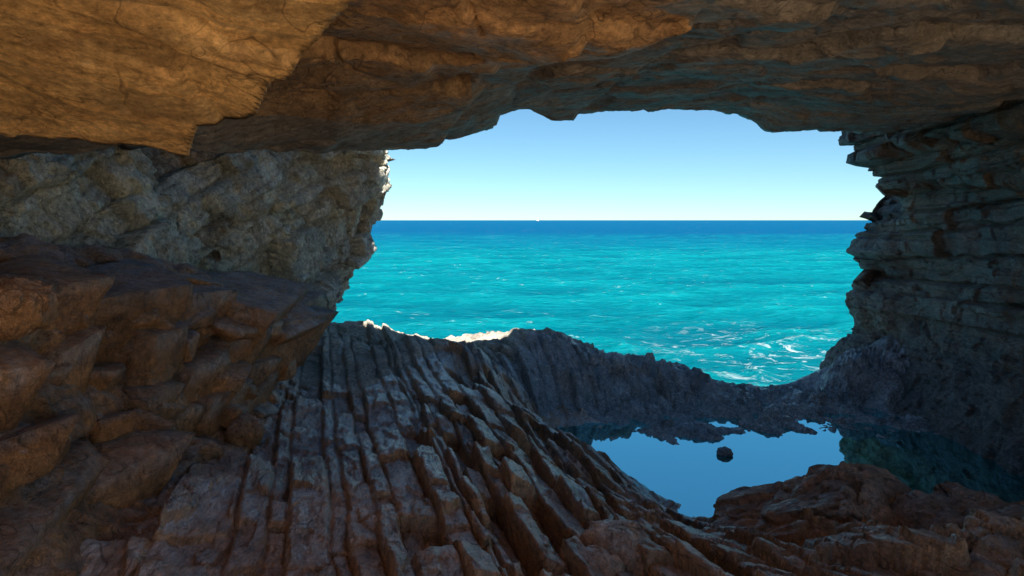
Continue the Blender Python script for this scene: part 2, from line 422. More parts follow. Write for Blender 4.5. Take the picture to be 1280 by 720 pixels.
# ------------------------------------------------------------------ left ledge of broken blocks
ys = np.array([-1, 1.0, 2.6, 3.5, 4.2, 5.0, 5.8, 6.3, 6.7, 7.1, 7.6, 8.3, 9.2])
def prof(y, tab):
    return np.interp(y, ys, tab)
toe_x = [-1.95, -1.95, -2.0, -2.1, -2.14, -2.14, -2.15, -2.16, -2.25, -2.5, -2.8, -3.3, -4.2]
mid_x = [-2.25, -2.25, -2.3, -2.38, -2.4, -2.35, -2.24, -2.14, -2.12, -2.42, -2.87, -3.5, -4.3]
sho_x = [-2.5, -2.5, -2.55, -2.6, -2.6, -2.5, -2.3, -2.1, -2.0, -2.35, -3.0, -3.8, -4.4]
sho_z = [3.4, 3.4, 3.4, 3.4, 3.4, 3.32, 3.22, 3.16, 3.1, 3.0, 2.85, 2.65, 2.3]
nU = int(340*RES); nV = int(240*RES)
yy = np.linspace(-1, 9.2, nU); yy = np.interp(np.linspace(0, 1, nU), [0, .1, .9, 1], [.6, 2.2, 7.2, 9.2])
vv = np.linspace(0, 1, nV)
Gl = np.zeros((nV, nU, 3))
tz = 2.2
for k, y in enumerate(yy):
    tx, mx, sx, sz = prof(y, toe_x), prof(y, mid_x), prof(y, sho_x), prof(y, sho_z)
    px = np.array([tx+.35, tx, mx, (mx+sx)/2-.02, sx, sx-.28, sx-.75, sx-2.6]); mz = tz+(sz-tz)*.48
    pz = np.array([tz-.35, tz+.1, mz, mz+(sz-mz)*.6, sz, sz+.14, sz+.42, sz+.5])
    d = np.r_[0, np.cumsum(np.hypot(np.diff(px), np.diff(pz)))]; d /= d[-1]
    Gl[:, k, 0] = np.interp(vv, d, px); Gl[:, k, 2] = np.interp(vv, d, pz); Gl[:, k, 1] = y
def displace(G, d):
    return G+grid_normals(G)*d.reshape(G.shape[:2])[..., None]
def smooth_grid(G, it):
    for _ in range(it):
        H = G.copy(); H[1:-1, 1:-1] = (G[1:-1, 1:-1]*2+G[:-2, 1:-1]+G[2:, 1:-1]+G[1:-1, :-2]+G[1:-1, 2:])/6; G = H
    return G
Gl = smooth_grid(Gl, 6)
p = Gl.reshape(-1, 3).astype(F32)
Gl = displace(Gl, -.12*fbm(p*.9, 3, 201))
p = Gl.reshape(-1, 3).astype(F32)
# terraces: beds dip gently to the right and towards the viewer
bc = p[:, 2]+.22*p[:, 0]+.10*p[:, 1]+.07*fbm(p*1.1, 3, 205)
bl = Beds(0, 8, .16, .42, .35, 1.1, 9)(bc, p[:, 1]+.35*p[:, 2]+.12*fbm(p*1.7, 2, 206))
st = (bl['f']-.5)*bl['w']*1.0
slope_m = sstep(.02, .10, np.repeat(vv, nU))*(1-.35*sstep(.62, .8, np.repeat(vv, nU)))
o1 = -(st*.4+(bl['R'][:, 0]-.5)*.10)+.045*np.exp(-(bl['da']/.022)**2)+.05*np.exp(-(bl['dt']/.022)**2)
LS = (nV, nU)
r1 = rotm(.2, .35, .5)
g1, gid = facet(p, (.5, .42, .36), 211, .9, .6, .14, rot=r1, warp=.04)
g2, _ = facet(p, (.17, .2, .13), 212, .7, .6, .12, rot=r1)
g3, _ = facet(p, (.06, .07, .05), 213, .7, .5, .1, warp=0)
Gl = displace(Gl, blur(o1*slope_m-g1*.10, LS, 3))
Gl = displace(Gl, -blur(g2*.045, LS, 1)-g3*.014)
nzl = np.abs(grid_normals(Gl)[..., 2]).ravel()
top_tint = sstep(.4, .8, nzl)*np.clip(.8+.5*fbm(p*2, 2, 220), 0, 1)  # ledge tops get the skylight look in their colour
labl = np.full(len(p), -1)
ledge = build_patch('rock_ledge', 'rock_block', Gl, labl, M_ledge, dict(sky_niche_tint=top_tint), flip=True, min_faces=150,
            label='stepped orange brown rock ledge of cracked blocks along the left cave wall', category='rock ledge')

def block_mesh(half, seed, n=15, chop=4, k=9.0, rough=1.0, shear=.16, lean=0, cuts=()):
    """one broken block: a box with sheared sides, knocked-off corners and chipped faces"""
    r = np.random.default_rng(seed)
    g = np.linspace(-1, 1, n); a, b = np.meshgrid(g, g); o = np.ones_like(a)
    F = [np.stack(t, -1) for t in ((o, a, b), (-o, b, a), (b, o, a), (a, -o, b), (a, b, o), (b, a, -o))]
    p = np.concatenate([f.reshape(-1, 3) for f in F]); q = np.concatenate([grid_quads(n, n)+i*n*n for i in range(6)])
    p = p/((np.abs(p)**k).sum(1)**(1/k))[:, None]
    p = p@(np.eye(3)+shear*(r.random((3, 3))*2-1))
    for _ in range(chop):
        nv_ = r.normal(size=3); nv_ /= np.linalg.norm(nv_); dd = r.uniform(.74, 1.12)
        t = p@nv_-dd; p = p-np.outer(np.maximum(t, 0), nv_)
    for nv_, dd in cuts:
        nv_ = np.array(nv_, float); nv_ /= np.linalg.norm(nv_); t = p@nv_-dd; p = p-np.outer(np.maximum(t, 0), nv_)
    h = np.array(half); p = p*h; p[:, 1] += lean*p[:, 2]; mx = float(h.mean()); nr = p/(np.linalg.norm(p, axis=1, keepdims=True)+1e-6)
    w_ = (p+seed*1.37).astype(F32)
    d1, _ = facet(w_, mx*.62, seed % 97, .6, .5, .10); d2, _ = facet(w_, mx*.2, seed % 89+3, .7, .6, .12, warp=0)
    p = p+nr*(rough*mx*(d1*.12+d2*.04+.05*fbm(w_/mx, 3, seed % 71)))[:, None]
    return p, q
def hull_block(name, parent, loc, half, rot, seed, mat, lean=0, cuts=4, jit=.22, chip=.6):
    """one broken block with flat faces and crisp edges"""
    r = np.random.default_rng(seed); pts = []
    for sx_ in (-1, 1):
        for sy_ in (-1, 1):
            for sz_ in (-1, 1):
                cn = np.array([sx_, sy_, sz_], float)+r.uniform(-jit, jit, 3)
                if r.random() < chip:
                    for ax in range(3):
                        q_ = cn.copy(); q_[ax] -= np.sign(cn[ax])*r.uniform(.1, .7); pts.append(q_)
                else: pts.append(cn)
    bm = bmesh.new()
    for q_ in pts:
        w_ = q_*np.array(half); w_[1] += lean*w_[2]; bm.verts.new(w_)
    bmesh.ops.convex_hull(bm, input=bm.verts)
    bmesh.ops.delete(bm, geom=[v for v in bm.verts if not v.link_faces], context='VERTS')
    bmesh.ops.dissolve_limit(bm, angle_limit=.12, verts=bm.verts, edges=bm.edges)
    bmesh.ops.triangulate(bm, faces=bm.faces)
    bmesh.ops.subdivide_edges(bm, edges=bm.edges, cuts=cuts, use_grid_fill=True)
    co = np.array([v.co[:] for v in bm.verts]); bm.verts.index_update()
    tri = np.array([[v.index for v in f.verts] for f in bm.faces if len(f.verts) == 3]); bm.free()
    mx = float(np.mean(half)); w_ = (co+seed*1.37).astype(F32)
    d2, _ = facet(w_, mx*.34, seed % 89+3, .7, .6, .14, warp=.1)
    nr = co/(np.linalg.norm(co, axis=1, keepdims=True)+1e-6)
    co = co+nr*(mx*(d2*.05+.03*fbm(w_/mx*2.5, 3, seed % 71)))[:, None]
    nzv = sstep(.5, .85, co[:, 2]/half[2])  # tops of the blocks carry painted skylight too
    co = co@rotm(*rot).T
    return link(name, raw_mesh(name, co+np.array(loc), tri, mat, dict(sky_niche_tint=nzv*.8, wet=nzv*0)), parent)
def rock_block(name, parent, loc, half, rot, seed, mat, n=15, **kw):
    p, q = block_mesh(half, seed, n, **kw); p = p@rotm(*rot).T
    zz_ = p[:, 2]/max(half[2], 1e-3)
    me = raw_mesh(name, p+np.array(loc), q, mat, dict(sky_niche_tint=sstep(.35, .75, zz_)*.9, wet=zz_*0))
    return link(name, me, parent)
rb_ = np.random.default_rng(21)
nblk = 0
zf = 0.0
while zf < .93:
    hrow = rb_.uniform(.13, .26); zf += hrow*.8
    y = 1.6+rb_.uniform(0, .4)
    while y < 6.95:
        ln = float(np.clip(rb_.lognormal(-.75, .5), .18, 1.3)); hh = hrow*rb_.uniform(.75, 1.3)
        yc = y+ln*.5
        zl = zf+rb_.uniform(-.05, .05)
        sx, tx_, mx_, sz = prof(yc, sho_x), prof(yc, toe_x), prof(yc, mid_x), prof(yc, sho_z)
        xf = np.interp(zl, [0, .48, 1], [tx_, mx_, sx]); zc = 2.33+(sz-2.33)*zl
        dep = rb_.uniform(.3, .5); prot = rb_.normal(.0, .05)
        if rb_.random() > .12:
            hull_block('rock_block', ledge, (xf-dep+.07+prot, yc+.35*(zc-3), zc), (dep, ln*.60, hh), (rb_.normal(.06, .08), rb_.normal(.16, .08), rb_.normal(-.2, .16)),
                       1000+nblk, M_ledge, lean=.75, cuts=6, jit=.18, chip=.45)
            nblk += 1
        y += ln*rb_.uniform(.8, 1.15)
    zf += hrow*.45
print('BLOCKS', nblk)
# small angular pieces wedged between the blocks
for k in range(30):
    yc = rb_.uniform(2.0, 6.8); zl = rb_.uniform(.05, .95)
    sx, tx_, mx_, sz = prof(yc, sho_x), prof(yc, toe_x), prof(yc, mid_x), prof(yc, sho_z)
    xf = np.interp(zl, [0, .48, 1], [tx_, mx_, sx]); e_ = rb_.uniform(.05, .13)
    hull_block('rock_block', ledge, (xf+rb_.uniform(-.02, .10), yc, 2.33+(sz-2.33)*zl+rb_.uniform(-.03, .05)), (e_*rb_.uniform(.8, 1.5), e_*rb_.uniform(.8, 2.2), e_*rb_.uniform(.5, .9)),
               (rb_.normal(.06, .25), rb_.normal(.2, .25), rb_.normal(-.2, .5)), 7000+k, M_ledge, lean=.5, cuts=2, jit=.35)
# loose flat slabs on the sloping top of the ledge
for k in range(22):
    yc = rb_.uniform(2.8, 6.8); sx, sz = prof(yc, sho_x), prof(yc, sho_z); bk = rb_.uniform(-.1, .7)
    hull_block('rock_block', ledge, (sx-bk, yc, sz+np.interp(bk, [0, .28, .75], [0, .14, .42])-.02), (rb_.uniform(.1, .3), rb_.uniform(.12, .4), rb_.uniform(.04, .09)),
               (rb_.normal(0, .12), rb_.normal(.45, .12), rb_.normal(-.2, .4)), 3000+k, M_ledge)

# ------------------------------------------------------------------ left wall and pale buttress at the cave mouth
path = np.array([(-4.4, .2), (-4.0, 1.5), (-3.75, 4), (-3.7, 6), (-3.4, 8), (-3.1, 9.6), (-2.88, 10.9), (-2.8, 11.5), (-2.95, 12.1), (-3.6, 12.9), (-6, 14.2), (-11, 16)])
pd = np.r_[0, np.cumsum(np.hypot(*np.diff(path, axis=0).T))]
nU = int(600*RES); nV = int(285*RES)
kn = pd[[0, 2, 8, 9, 11]]
uu = np.interp(np.linspace(0, 1, nU), [0, .1, .84, .9, 1], kn)
bx = np.interp(uu, pd, path[:, 0]); by = np.interp(uu, pd, path[:, 1])
bx = sm1(bx, 120); by = sm1(by, 120)
tx, ty = np.gradient(bx), np.gradient(by); tl = np.hypot(tx, ty); nx, ny = ty/tl, -tx/tl      # towards the cave
zz = np.linspace(1.6, 6.4, nV)
# overhang (metres towards the cave) by height
ov = np.interp(zz, [1.6, 2.4, 2.9, 3.3, 3.8, 4.4, 4.75, 5.0, 5.3, 6.4], [-.5, -.32, .12, .34, .40, .62, .85, .95, .8, -.2])
ov_in = np.interp(zz, [1.6, 3.3, 3.7, 4.3, 5.0, 5.6, 6.4], [.25, .22, .3, .2, .0, -.2, -.6])
wi = sstep(8.8, 11.4, by)[None, :]
OV = ov[:, None]*wi+ov_in[:, None]*(1-wi)
Gw = np.stack([bx[None]+nx[None]*OV, by[None]+ny[None]*OV, np.repeat(zz[:, None], nU, 1)], -1)
p = Gw.reshape(-1, 3).astype(F32)
Gw = displace(Gw, .16*fbm(p*.8, 3, 301))
p = Gw.reshape(-1, 3).astype(F32)
r2 = rotm(.5, -.2, .35)
h1, hid = facet(p, (.75, .7, .48), 311, .9, .7, .10, rot=r2, warp=.05)
h2, hid2 = facet(p, (.26, .3, .2), 312, 1.0, .9, .12, rot=r2, warp=.04)
h3, _ = facet(p, (.09, .11, .07), 313, .8, .6, .1, rot=r2)
h4, _ = facet(p, (.035, .04, .03), 314, .8, .6, .1, warp=0)
bc_ = .86*p[:, 2]-.30*p[:, 1]+.08*fbm(p*.8, 3, 305)+5
bw = Beds(0, 14, .10, .38, .25, 1.3, 15)(bc_, .86*p[:, 1]+.5*p[:, 2]+.08*fbm(p*1.4, 2, 306))
bf = Beds(0, 14, .03, .10, .15, .7, 16)(bc_+.02*fbm(p*3, 2, 307), p[:, 1]+.5*p[:, 2])
nm_ = (bw['R'][:, 1] > .82)*1.0  # recessed blocks, also tinted browner
dw = (bw['R'][:, 0]-.5)*.36-nm_*.22+(bf['R'][:, 0]-.5)*.085-.04*np.exp(-(bw['da']/.014)**2)-.04*np.exp(-(bw['dt']/.014)**2)+(.5-bw['f'])*.06
Gw = displace(Gw, dw+h1*.05)
Gw = displace(Gw, h2*.02+h3*.016+h4*.007)
matw = {}
labw = np.where((p[:, 1] > 4) & (p[:, 1] < 12.8), hid, -1)
build_patch('rock_buttress', 'rock_block', Gw, labw, M_pale, dict(sky_niche_tint=nm_*.9), flip=True, min_faces=140,
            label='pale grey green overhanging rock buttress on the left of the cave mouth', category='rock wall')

# ------------------------------------------------------------------ ceiling
LIP = [(200, 164, 4.9), (270, 186, 5.4), (350, 187, 5.8), (440, 188, 6.3), (495, 189, 6.7), (530, 184, 6.9), (560, 174, 7.1), (600, 166, 7.3), (645, 151, 7.6), (700, 148, 7.9), (760, 143, 8.2),
       (830, 139, 8.4), (890, 141, 8.5), (932, 149, 8.6), (958, 161, 8.7), (1000, 162, 8.9), (1060, 163, 9.3), (1130, 162, 9.7), (1200, 161, 10.0)]
lip = np.array([W(*a) for a in LIP])
lx = np.r_[-9, -4.5, lip[:, 0], 9.5]; ly = np.r_[4.6, 4.7, lip[:, 1], 11.6]; lz = np.r_[4.9, 4.85, lip[:, 2], lip[-1, 2]]
CC = [(q_[0], q_[1], q_[2]+(.24 if a_[0] < 560 else .17 if a_[0] <= 645 else .07 if a_[0] <= 730 else 0)) for a_, q_ in zip(LIP, lip)]
for x in (-7, -4, -1, 2, 5, 8):
    CC.append((x, -2, 5.35)); CC.append((x, 0, 5.35))
for x, y, z in [(-3, 3, 5.3), (0, 4, 5.22), (1.5, 4, 5.3), (4, 4, 5.32), (7, 4, 5.3), (0, 5.8, 5.2), (-1.1, 5, 5.2), (-2.0, 4.6, 5.12), (-1.6, 3.6, 5.36), (2.5, 6, 5.3), (5, 6.5, 5.28), (8, 7, 5.25), (8, 10.3, 5.25), (-6, 4.7, 5.1), (-4, 3.5, 4.95)]:
    CC.append((x, y, z))
nU = int(630*RES); nV = int(430*RES)
xs = np.interp(np.linspace(0, 1, nU), [0, .06, .94, 1], [-9, -4.6, 6.8, 8.5])
vq = np.linspace(0, 1, nV)
under = .86
ylip = np.interp(xs, lx, ly); zlip = np.interp(xs, lx, lz)
ylip = sm1(ylip, 12)
V = vq[:, None]; XX = np.repeat(xs[None], nV, 0)
t_u = np.clip(V/under, 0, 1); t_o = np.clip((V-under)/(1-under), 0, 1)
yu = np.interp(t_u, [0, .12, 1], [0, 1, 2]); 
YYc = np.where(t_u < .12, -.3+(t_u/.12)*1.5, 1.2+(t_u-.12)/.88*(ylip[None]-1.2))
ZZc = rbf(CC, XX, YYc)
# hanging slabs: step edges drawn on the plan
def on_plane(px, py, z0, y0, k):           # where the line of sight meets the sloping underside z = z0 + k*(y0-y)
    a_ = W(px, py, 1.0); t_ = (a_[2]-CAMZ); yy_ = (z0+k*y0-CAMZ)/(t_+k); return (a_[0]*yy_, yy_)
def side(XX, YY, pts):                       # >0 on the left of the polyline x = f(y)
    f = np.interp(YY, [a[1] for a in pts], [a[0] for a in pts]); return f-XX
pc = np.stack([XX.ravel(), YYc.ravel(), ZZc.ravel()], 1).astype(F32)
wv = fbm(pc*1.3, 3, 401).reshape(XX.shape)*.14+fbm(pc*5, 3, 402).reshape(XX.shape)*.035
K2 = (5.1, 4.0, .13)
e2 = side(XX+wv*.8, YYc, [(2.6, 0)]+[on_plane(a_, b_, *K2) for a_, b_ in ((860, 0), (765, 50), (705, 82), (640, 122))]+[(-.1, 6.6), (-.2, 10)])
slab2 = sstep(-.02, .02, e2)
# slab 1 plan: right edge and far edge, low hanging underside falling away from the viewer
K1 = (4.37, 4.05, .45)
R1 = [(-.2, 0)]+[on_plane(a_, b_, *K1) for a_, b_ in ((432, 0), (398, 45), (352, 100), (334, 152), (300, 156), (262, 160), (248, 189))]
R1y = np.maximum.accumulate([q_[1]+.002*i for i, q_ in enumerate(R1)])
e1r = side(XX+wv*.35, YYc, list(zip([q_[0] for q_ in R1], R1y))+[(R1[-1][0]-.1, 9)])
F1 = sorted([on_plane(a_, b_, *K1) for a_, b_ in ((-300, 182), (-100, 172), (30, 165), (130, 183), (200, 187), (248, 190))])
yfar = np.interp(XX+wv*.5, [q_[0] for q_ in F1], [q_[1] for q_ in F1])+wv*.35
wv1 = wv
slab1 = sstep(-.015, .015, e1r)*sstep(-.015, .015, yfar-YYc)
z1 = K1[0]+K1[2]*(K1[1]-YYc)-.10*sstep(.02, -.02, side(XX+wv, YYc, [(-2.6, 0), (-2.2, 3), (-2.75, 4.2)]))*0
e3 = side(XX+wv*1.3, YYc, [(4.2, 0), (2.1, 4), (1.3, 5), (.9, 6), (.75, 7), (.6, 9), (.55, 11)])
e4 = side(XX+wv*1.6, YYc, [(1.0, 0), (.15, 4), (-.25, 5), (-.5, 6), (-.6, 7), (-.7, 9)])
ZZc = ZZc-.07*sstep(-.03, .03, e3)*sstep(10, 8.5, YYc)
z2 = ZZc-.10-.06*sstep(7, 4, YYc)-.07*sstep(-.03, .03, e4)
ZZc = ZZc*(1-slab2)+z2*slab2
ZZc = ZZc*(1-slab1)+np.minimum(z1, ZZc-.10)*slab1
# outer face: up and back over the lip
zr = t_o*10.0                                                     # unseen cliff above the mouth, added and leaned to place the shadow edge
ZZc = ZZc+zr
YYc = np.where(t_o > 0, np.minimum(YYc+.1*np.sin(np.clip(zr*3, 0, pi)), np.maximum(12.12-(ZZc-2.3)*.51, 3.0)), YYc)
Gc = np.stack([XX, YYc, ZZc], -1)
p = Gc.reshape(-1, 3).astype(F32)
inl = (slab2.ravel() > .5)
r3 = rotm(.1, .15, .3); under_ = (t_o+0*XX).ravel() == 0
k1, kid = facet(p, (1.2, .8, .9), 411, .6, .6, .08, rot=r3, warp=.08)
k2, _ = facet(p, (.42, .3, .3), 412, .6, .5, .06, rot=r3)
k3, _ = facet(p, (.13, .09, .1), 413, .6, .5, .06, rot=r3)
flk = Beds(-12, 14, .12, .5, .5, 2.2, 25)(p[:, 1]+.22*p[:, 0]+.22*fbm(p*np.array([.5, 1.2, 1], F32), 4, 405), p[:, 0]+.3*fbm(p*2, 2, 406))
s1_ = slab1.ravel()
flm = np.where(inl, .2, .7)*(1-s1_)
sm = np.where(inl, .7, 1.0)*(1-.1*s1_)
CS = XX.shape
ff_ = Beds(-12, 14, .04, .16, .3, 1.3, 26)(p[:, 1]+.22*p[:, 0]+.2*fbm(p*np.array([.8, 1.6, 1], F32), 4, 407), p[:, 0]+.3*fbm(p*2, 2, 408))
_, _, w1_, w2_ = worley(p/np.array([.9, .6, 2], F32)+.3*np.stack([noise(p*2.3, 91), noise(p*2.3+9, 92), noise(p*2.3+5, 93)], 1), 95); crk_ = w2_-w1_+.06*(1+fbm(p*2, 2, 96))
lipf = (1-.65*sstep(.72, .95, t_u+0*XX)).ravel()
d = -blur((k1*.19*sm+k2*.045*sm)*lipf, CS, 1)-k3*.012*(1-.5*s1_)+.5*(ff_['R'][:, 0]-.5)*.05*flm+blur(flm*((flk['f']-.5)*.018+(flk['R'][:, 0]-.5)*.045), CS, 2)+.03*(1-.6*s1_)*fbm(p*2.2, 4, 420, .5)+blur(.09*np.exp(-((crk_)/.025)**2), CS, 0)*slab2.ravel()
Gc[..., 2] += d.reshape(XX.shape)*(1-.5*t_o[:, :])
Gc[..., 1] += (t_o > 0)*.2*(fbm(p*1.2, 4, 430).reshape(XX.shape))
lab_c = np.where(slab1.ravel() > .5, 1, np.where(slab2.ravel() > .5, 2, 10+flk['i']))
lab_c = np.where(((p[:, 1] < .8) & (t_o+0*XX).ravel().__eq__(0)) | ((t_o+0*XX).ravel() > 0), -1, lab_c)
# slab 2 splits along a crack
lab_c = np.where((lab_c == 2) & (p[:, 1] > 5.5+.35*p[:, 0]+.5*fbm(p*1.5, 3, 440)), 3, lab_c)
ceil = build_patch('cave_ceiling', 'rock_slab', Gc, lab_c, M_ceil_grey, {}, min_faces=150, mats={1: M_ceil, 2: M_ceil_brown, 3: M_ceil_grey},
                   kind='structure', label='low rock ceiling of hanging ochre and grey brown slabs over the cave', category='ceiling')
# rock mass over the ceiling (keeps daylight out)
def box(name, x0, x1, y0, y1, z0, z1, mat, parent=None, **pr):
    v = np.array([(x, y, z) for z in (z0, z1) for y in (y0, y1) for x in (x0, x1)], float)
    f = np.array([(0, 2, 3, 1), (4, 5, 7, 6), (0, 1, 5, 4), (2, 6, 7, 3), (0, 4, 6, 2), (1, 3, 7, 5)])
    return link(name, raw_mesh(name, v, f, mat), parent, **pr)
box('rock_mass', -9.2, 8.4, -.2, 4.2, 5.9, 11.5, M_ceil_grey, ceil)

# ------------------------------------------------------------------ right wall
path = np.array([(8.2, 4.2), (6.6, 5.2), (6.1, 7), (6.0, 8.6), (6.08, 10.2), (6.14, 11.2), (6.2, 11.75), (6.15, 12.4), (6.15, 13.2), (6.6, 13.9), (9, 15), (13, 16)])
pd = np.r_[0, np.cumsum(np.hypot(*np.diff(path, axis=0).T))]
nU = int(470*RES); nV = int(350*RES)
uu = np.interp(np.linspace(0, 1, nU), [0, .1, .92, 1], pd[[0, 2, 9, 11]])
bx = sm1(np.interp(uu, pd, path[:, 0]), 20); by = sm1(np.interp(uu, pd, path[:, 1]), 20)
tx, ty = np.gradient(bx), np.gradient(by); tl = np.hypot(tx, ty); nx, ny = -ty/tl, tx/tl
zz = np.linspace(.2, 6.6, nV)
prt = np.interp(zz, [.2, 1.2, 1.8, 2.3, 2.9, 3.6, 4.2, 4.45, 4.5, 4.95, 5.0, 5.4, 6.6], [.6, .4, .15, -.05, -.12, -.05, .05, .08, .42, .5, .9, 1.0, 1.0])
far = np.interp(zz, [.2, 1.4, 2.0, 2.5, 2.95, 3.05, 3.3, 4.0, 4.3, 4.6, 5.4, 6.6], [.7, .45, -.12, .05, -.2, -.2, .03, -.2, -.42, -.7, -1.0, -1.2])
wf = sstep(11.45, 12.25, by)[None]
OV = prt[:, None]*(1-wf)+far[:, None]*wf
Gr = np.stack([bx[None]+nx[None]*OV, by[None]+ny[None]*OV, np.repeat(zz[:, None], nU, 1)], -1)
p = Gr.reshape(-1, 3).astype(F32)
Gr = displace(Gr, -.12*fbm(p*.9, 3, 501))
p = Gr.reshape(-1, 3).astype(F32)
fb = Beds(0, 8, .035, .11, .5, 2.2, 36)(p[:, 2]+.03*p[:, 1]+.03*fbm(p*1.3, 3, 507), p[:, 1]+.1*fbm(p*2, 2, 508))
rb = Beds(0, 8, .10, .42, 1.2, 4.0, 35)(p[:, 2]+.04*p[:, 1]+.04*fbm(p*.9, 3, 505), p[:, 1]+.25*p[:, 2]+.1*fbm(p*2, 2, 506))
q1, qid = facet(p, (.6, .6, .4), 511, .6, .5, .1)
q2, _ = facet(p, (.2, .24, .12), 512, .7, .6, .12)
q3, _ = facet(p, (.07, .08, .045), 513, .7, .6, .1, warp=0)
hi = sstep(2.3, 3.2, p[:, 2])
d = ((rb['R'][:, 0]-.5)*.27+(fb['R'][:, 0]-.5)*.10)*(.3+.7*hi)-.09*np.exp(-(rb['da']/.022)**2)*hi-.015*np.exp(-(rb['dt']/.02)**2)*hi+q1*.04+q2*.02+q3*.009+(1-hi)*.05*fbm(p*4, 4, 520)
Gr = displace(Gr, -d*(1-.75*(sstep(11.5, 11.9, p[:, 1])*(1-sstep(12.2, 12.6, p[:, 1]))*sstep(4.1, 4.4, p[:, 2]))))
labr = np.where((p[:, 1] > 4.5) & (p[:, 1] < 14), rb['id'], -1)
rwall = build_patch('rock_wall', 'rock_bed', Gr, labr, M_wall, {}, min_faces=140,
            label='dark layered rock wall with jutting beds on the right of the cave mouth', category='rock wall')

rw_ = np.random.default_rng(8); kb = 0
for z_, y0_, y1_, xr_, hz_ in ((5.12, 7.6, 11.3, 5.52, .2), (4.68, 7.8, 11.5, 5.90, .17)):
    y = y0_
    while y < y1_-.2:
        ln = min(rw_.uniform(.8, 3.0), y1_-y)
        hull_block('rock_bed', rwall, (xr_+.35+rw_.uniform(-.10, .12), y+ln/2, z_+rw_.uniform(-.02, .02)), (.42, ln*.53, hz_*rw_.uniform(.9, 1.15)), (rw_.normal(0, .03), rw_.normal(0, .03), rw_.normal(0, .07)), 5000+kb, M_wall, cuts=7, jit=.24, chip=.75)
        kb += 1; y += ln*rw_.uniform(.95, 1.1)

# ------------------------------------------------------------------ water in the tide pool
m, nt, bs = new_mat('pool_water'); N = NT(nt)
nt.nodes.remove(bs)
wn = N.bump(N.noise(N.pos(), 3, 3), .04, .01)
df = N.n('ShaderNodeBsdfDiffuse'); df.inputs['Color'].default_value = (.0, .03, .06, 1)
gl = N.n('ShaderNodeBsdfGlossy'); gl.inputs['Color'].default_value = (.42, .97, 1.0, 1); gl.inputs['Roughness'].default_value = .015; nt.links.new(wn, gl.inputs['Normal'])
mx = N.n('ShaderNodeMixShader'); mx.inputs[0].default_value = .88; nt.links.new(df.outputs[0], mx.inputs[1]); nt.links.new(gl.outputs[0], mx.inputs[2])
nt.links.new(mx.outputs[0], nt.nodes['Material Output'].inputs[0])
px = np.linspace(.2, 8, 40); py = np.linspace(5.6, 11.0, 30); PX, PY = np.meshgrid(px, py)
link('tide_pool', raw_mesh('tide_pool', np.stack([PX, PY, PX*0+POOL_Z], -1).reshape(-1, 3), grid_quads(30, 40), m, smooth=True), kind='structure', label='still blue tide pool mirroring the sky', category='pool')

# ------------------------------------------------------------------ sea
nA = int(480*RES); nR = int(400*RES)
ang = np.linspace(radians(-58), radians(58), nA); rr = np.exp(np.linspace(math.log(11.0), math.log(60000), nR))
rr = np.r_[np.exp(np.linspace(math.log(10.0), math.log(160), int(nR*.8))), np.exp(np.linspace(math.log(165), math.log(60000), int(nR*.2)))]; nR = len(rr)
A, R = np.meshgrid(ang, rr); X = (R*np.sin(A)).ravel(); Y = (R*np.cos(A)).ravel(); R = R.ravel()
P2 = np.stack([X, Y, X*0], 1)
def waves(P2, seed):
    a = np.abs(noise(P2*np.array([.10, .22, 1])+seed, seed)); b = np.abs(noise(P2*np.array([.24, .55, 1])+9, seed+1)); c_ = np.abs(noise(P2*np.array([.7, 1.5, 1])+4, seed+2)); e = noise(P2*np.array([2.2, 3.6, 1]), seed+3)
    return .55*(.5-a)+.30*(.5-b)+.13*(.5-c_)+.03*e
rw = np.array([[cos(.25), -sin(.25), 0], [sin(.25), cos(.25), 0], [0, 0, 1]])
h = waves((P2@rw*1.7).astype(F32), 3)
fade = 1/(1+(R/260)**2)
Zs = h*.55*fade
crest = sstep(.30, .42, h)
m, nt, bs = new_mat('sea_water'); N = NT(nt)
p = N.pos(); sx = N.n('ShaderNodeSeparateXYZ'); nt.links.new(p, sx.inputs[0])
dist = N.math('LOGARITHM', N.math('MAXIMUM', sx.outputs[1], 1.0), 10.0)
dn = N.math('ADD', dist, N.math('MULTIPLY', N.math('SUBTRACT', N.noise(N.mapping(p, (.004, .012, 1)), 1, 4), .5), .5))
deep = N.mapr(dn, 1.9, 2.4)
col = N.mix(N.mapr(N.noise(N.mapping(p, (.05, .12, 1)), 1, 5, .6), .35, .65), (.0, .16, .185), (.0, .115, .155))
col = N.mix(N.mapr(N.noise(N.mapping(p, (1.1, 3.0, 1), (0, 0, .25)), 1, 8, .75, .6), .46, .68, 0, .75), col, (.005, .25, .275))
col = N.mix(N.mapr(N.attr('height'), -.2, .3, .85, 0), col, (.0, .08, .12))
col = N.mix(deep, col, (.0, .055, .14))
fo_n = N.noise(N.mapping(p, (.7, 2.2, 1), (0, 0, .25)), 1.0, 9, .75, .8)
foam = N.math('MULTIPLY', N.mapr(fo_n, .61, .76), N.mapr(N.noise(N.mapping(p, (.03, .06, 1)), 1, 3), .45, .62))
# churned water by the right hand rocks
vd = N.n('ShaderNodeVectorMath', operation='DISTANCE'); nt.links.new(N.mapping(p, (1, .62, 0)), vd.inputs[0]); vd.inputs[1].default_value = (8.2, 13.2, 0)
surge = N.mapr(vd.outputs['Value'], 5.0, .8)
fo2 = N.mapr(N.noise(N.mapping(p, (1.3, 1.7, 1)), 1.0, 10, .74, .9), .54, .68)
foam = N.math('MAXIMUM', foam, N.math('MULTIPLY', surge, fo2))
foam = N.math('MAXIMUM', foam, N.math('MULTIPLY', N.attr('crest'), N.mapr(N.noise(p, 2.4, 8, .75), .58, .72)))
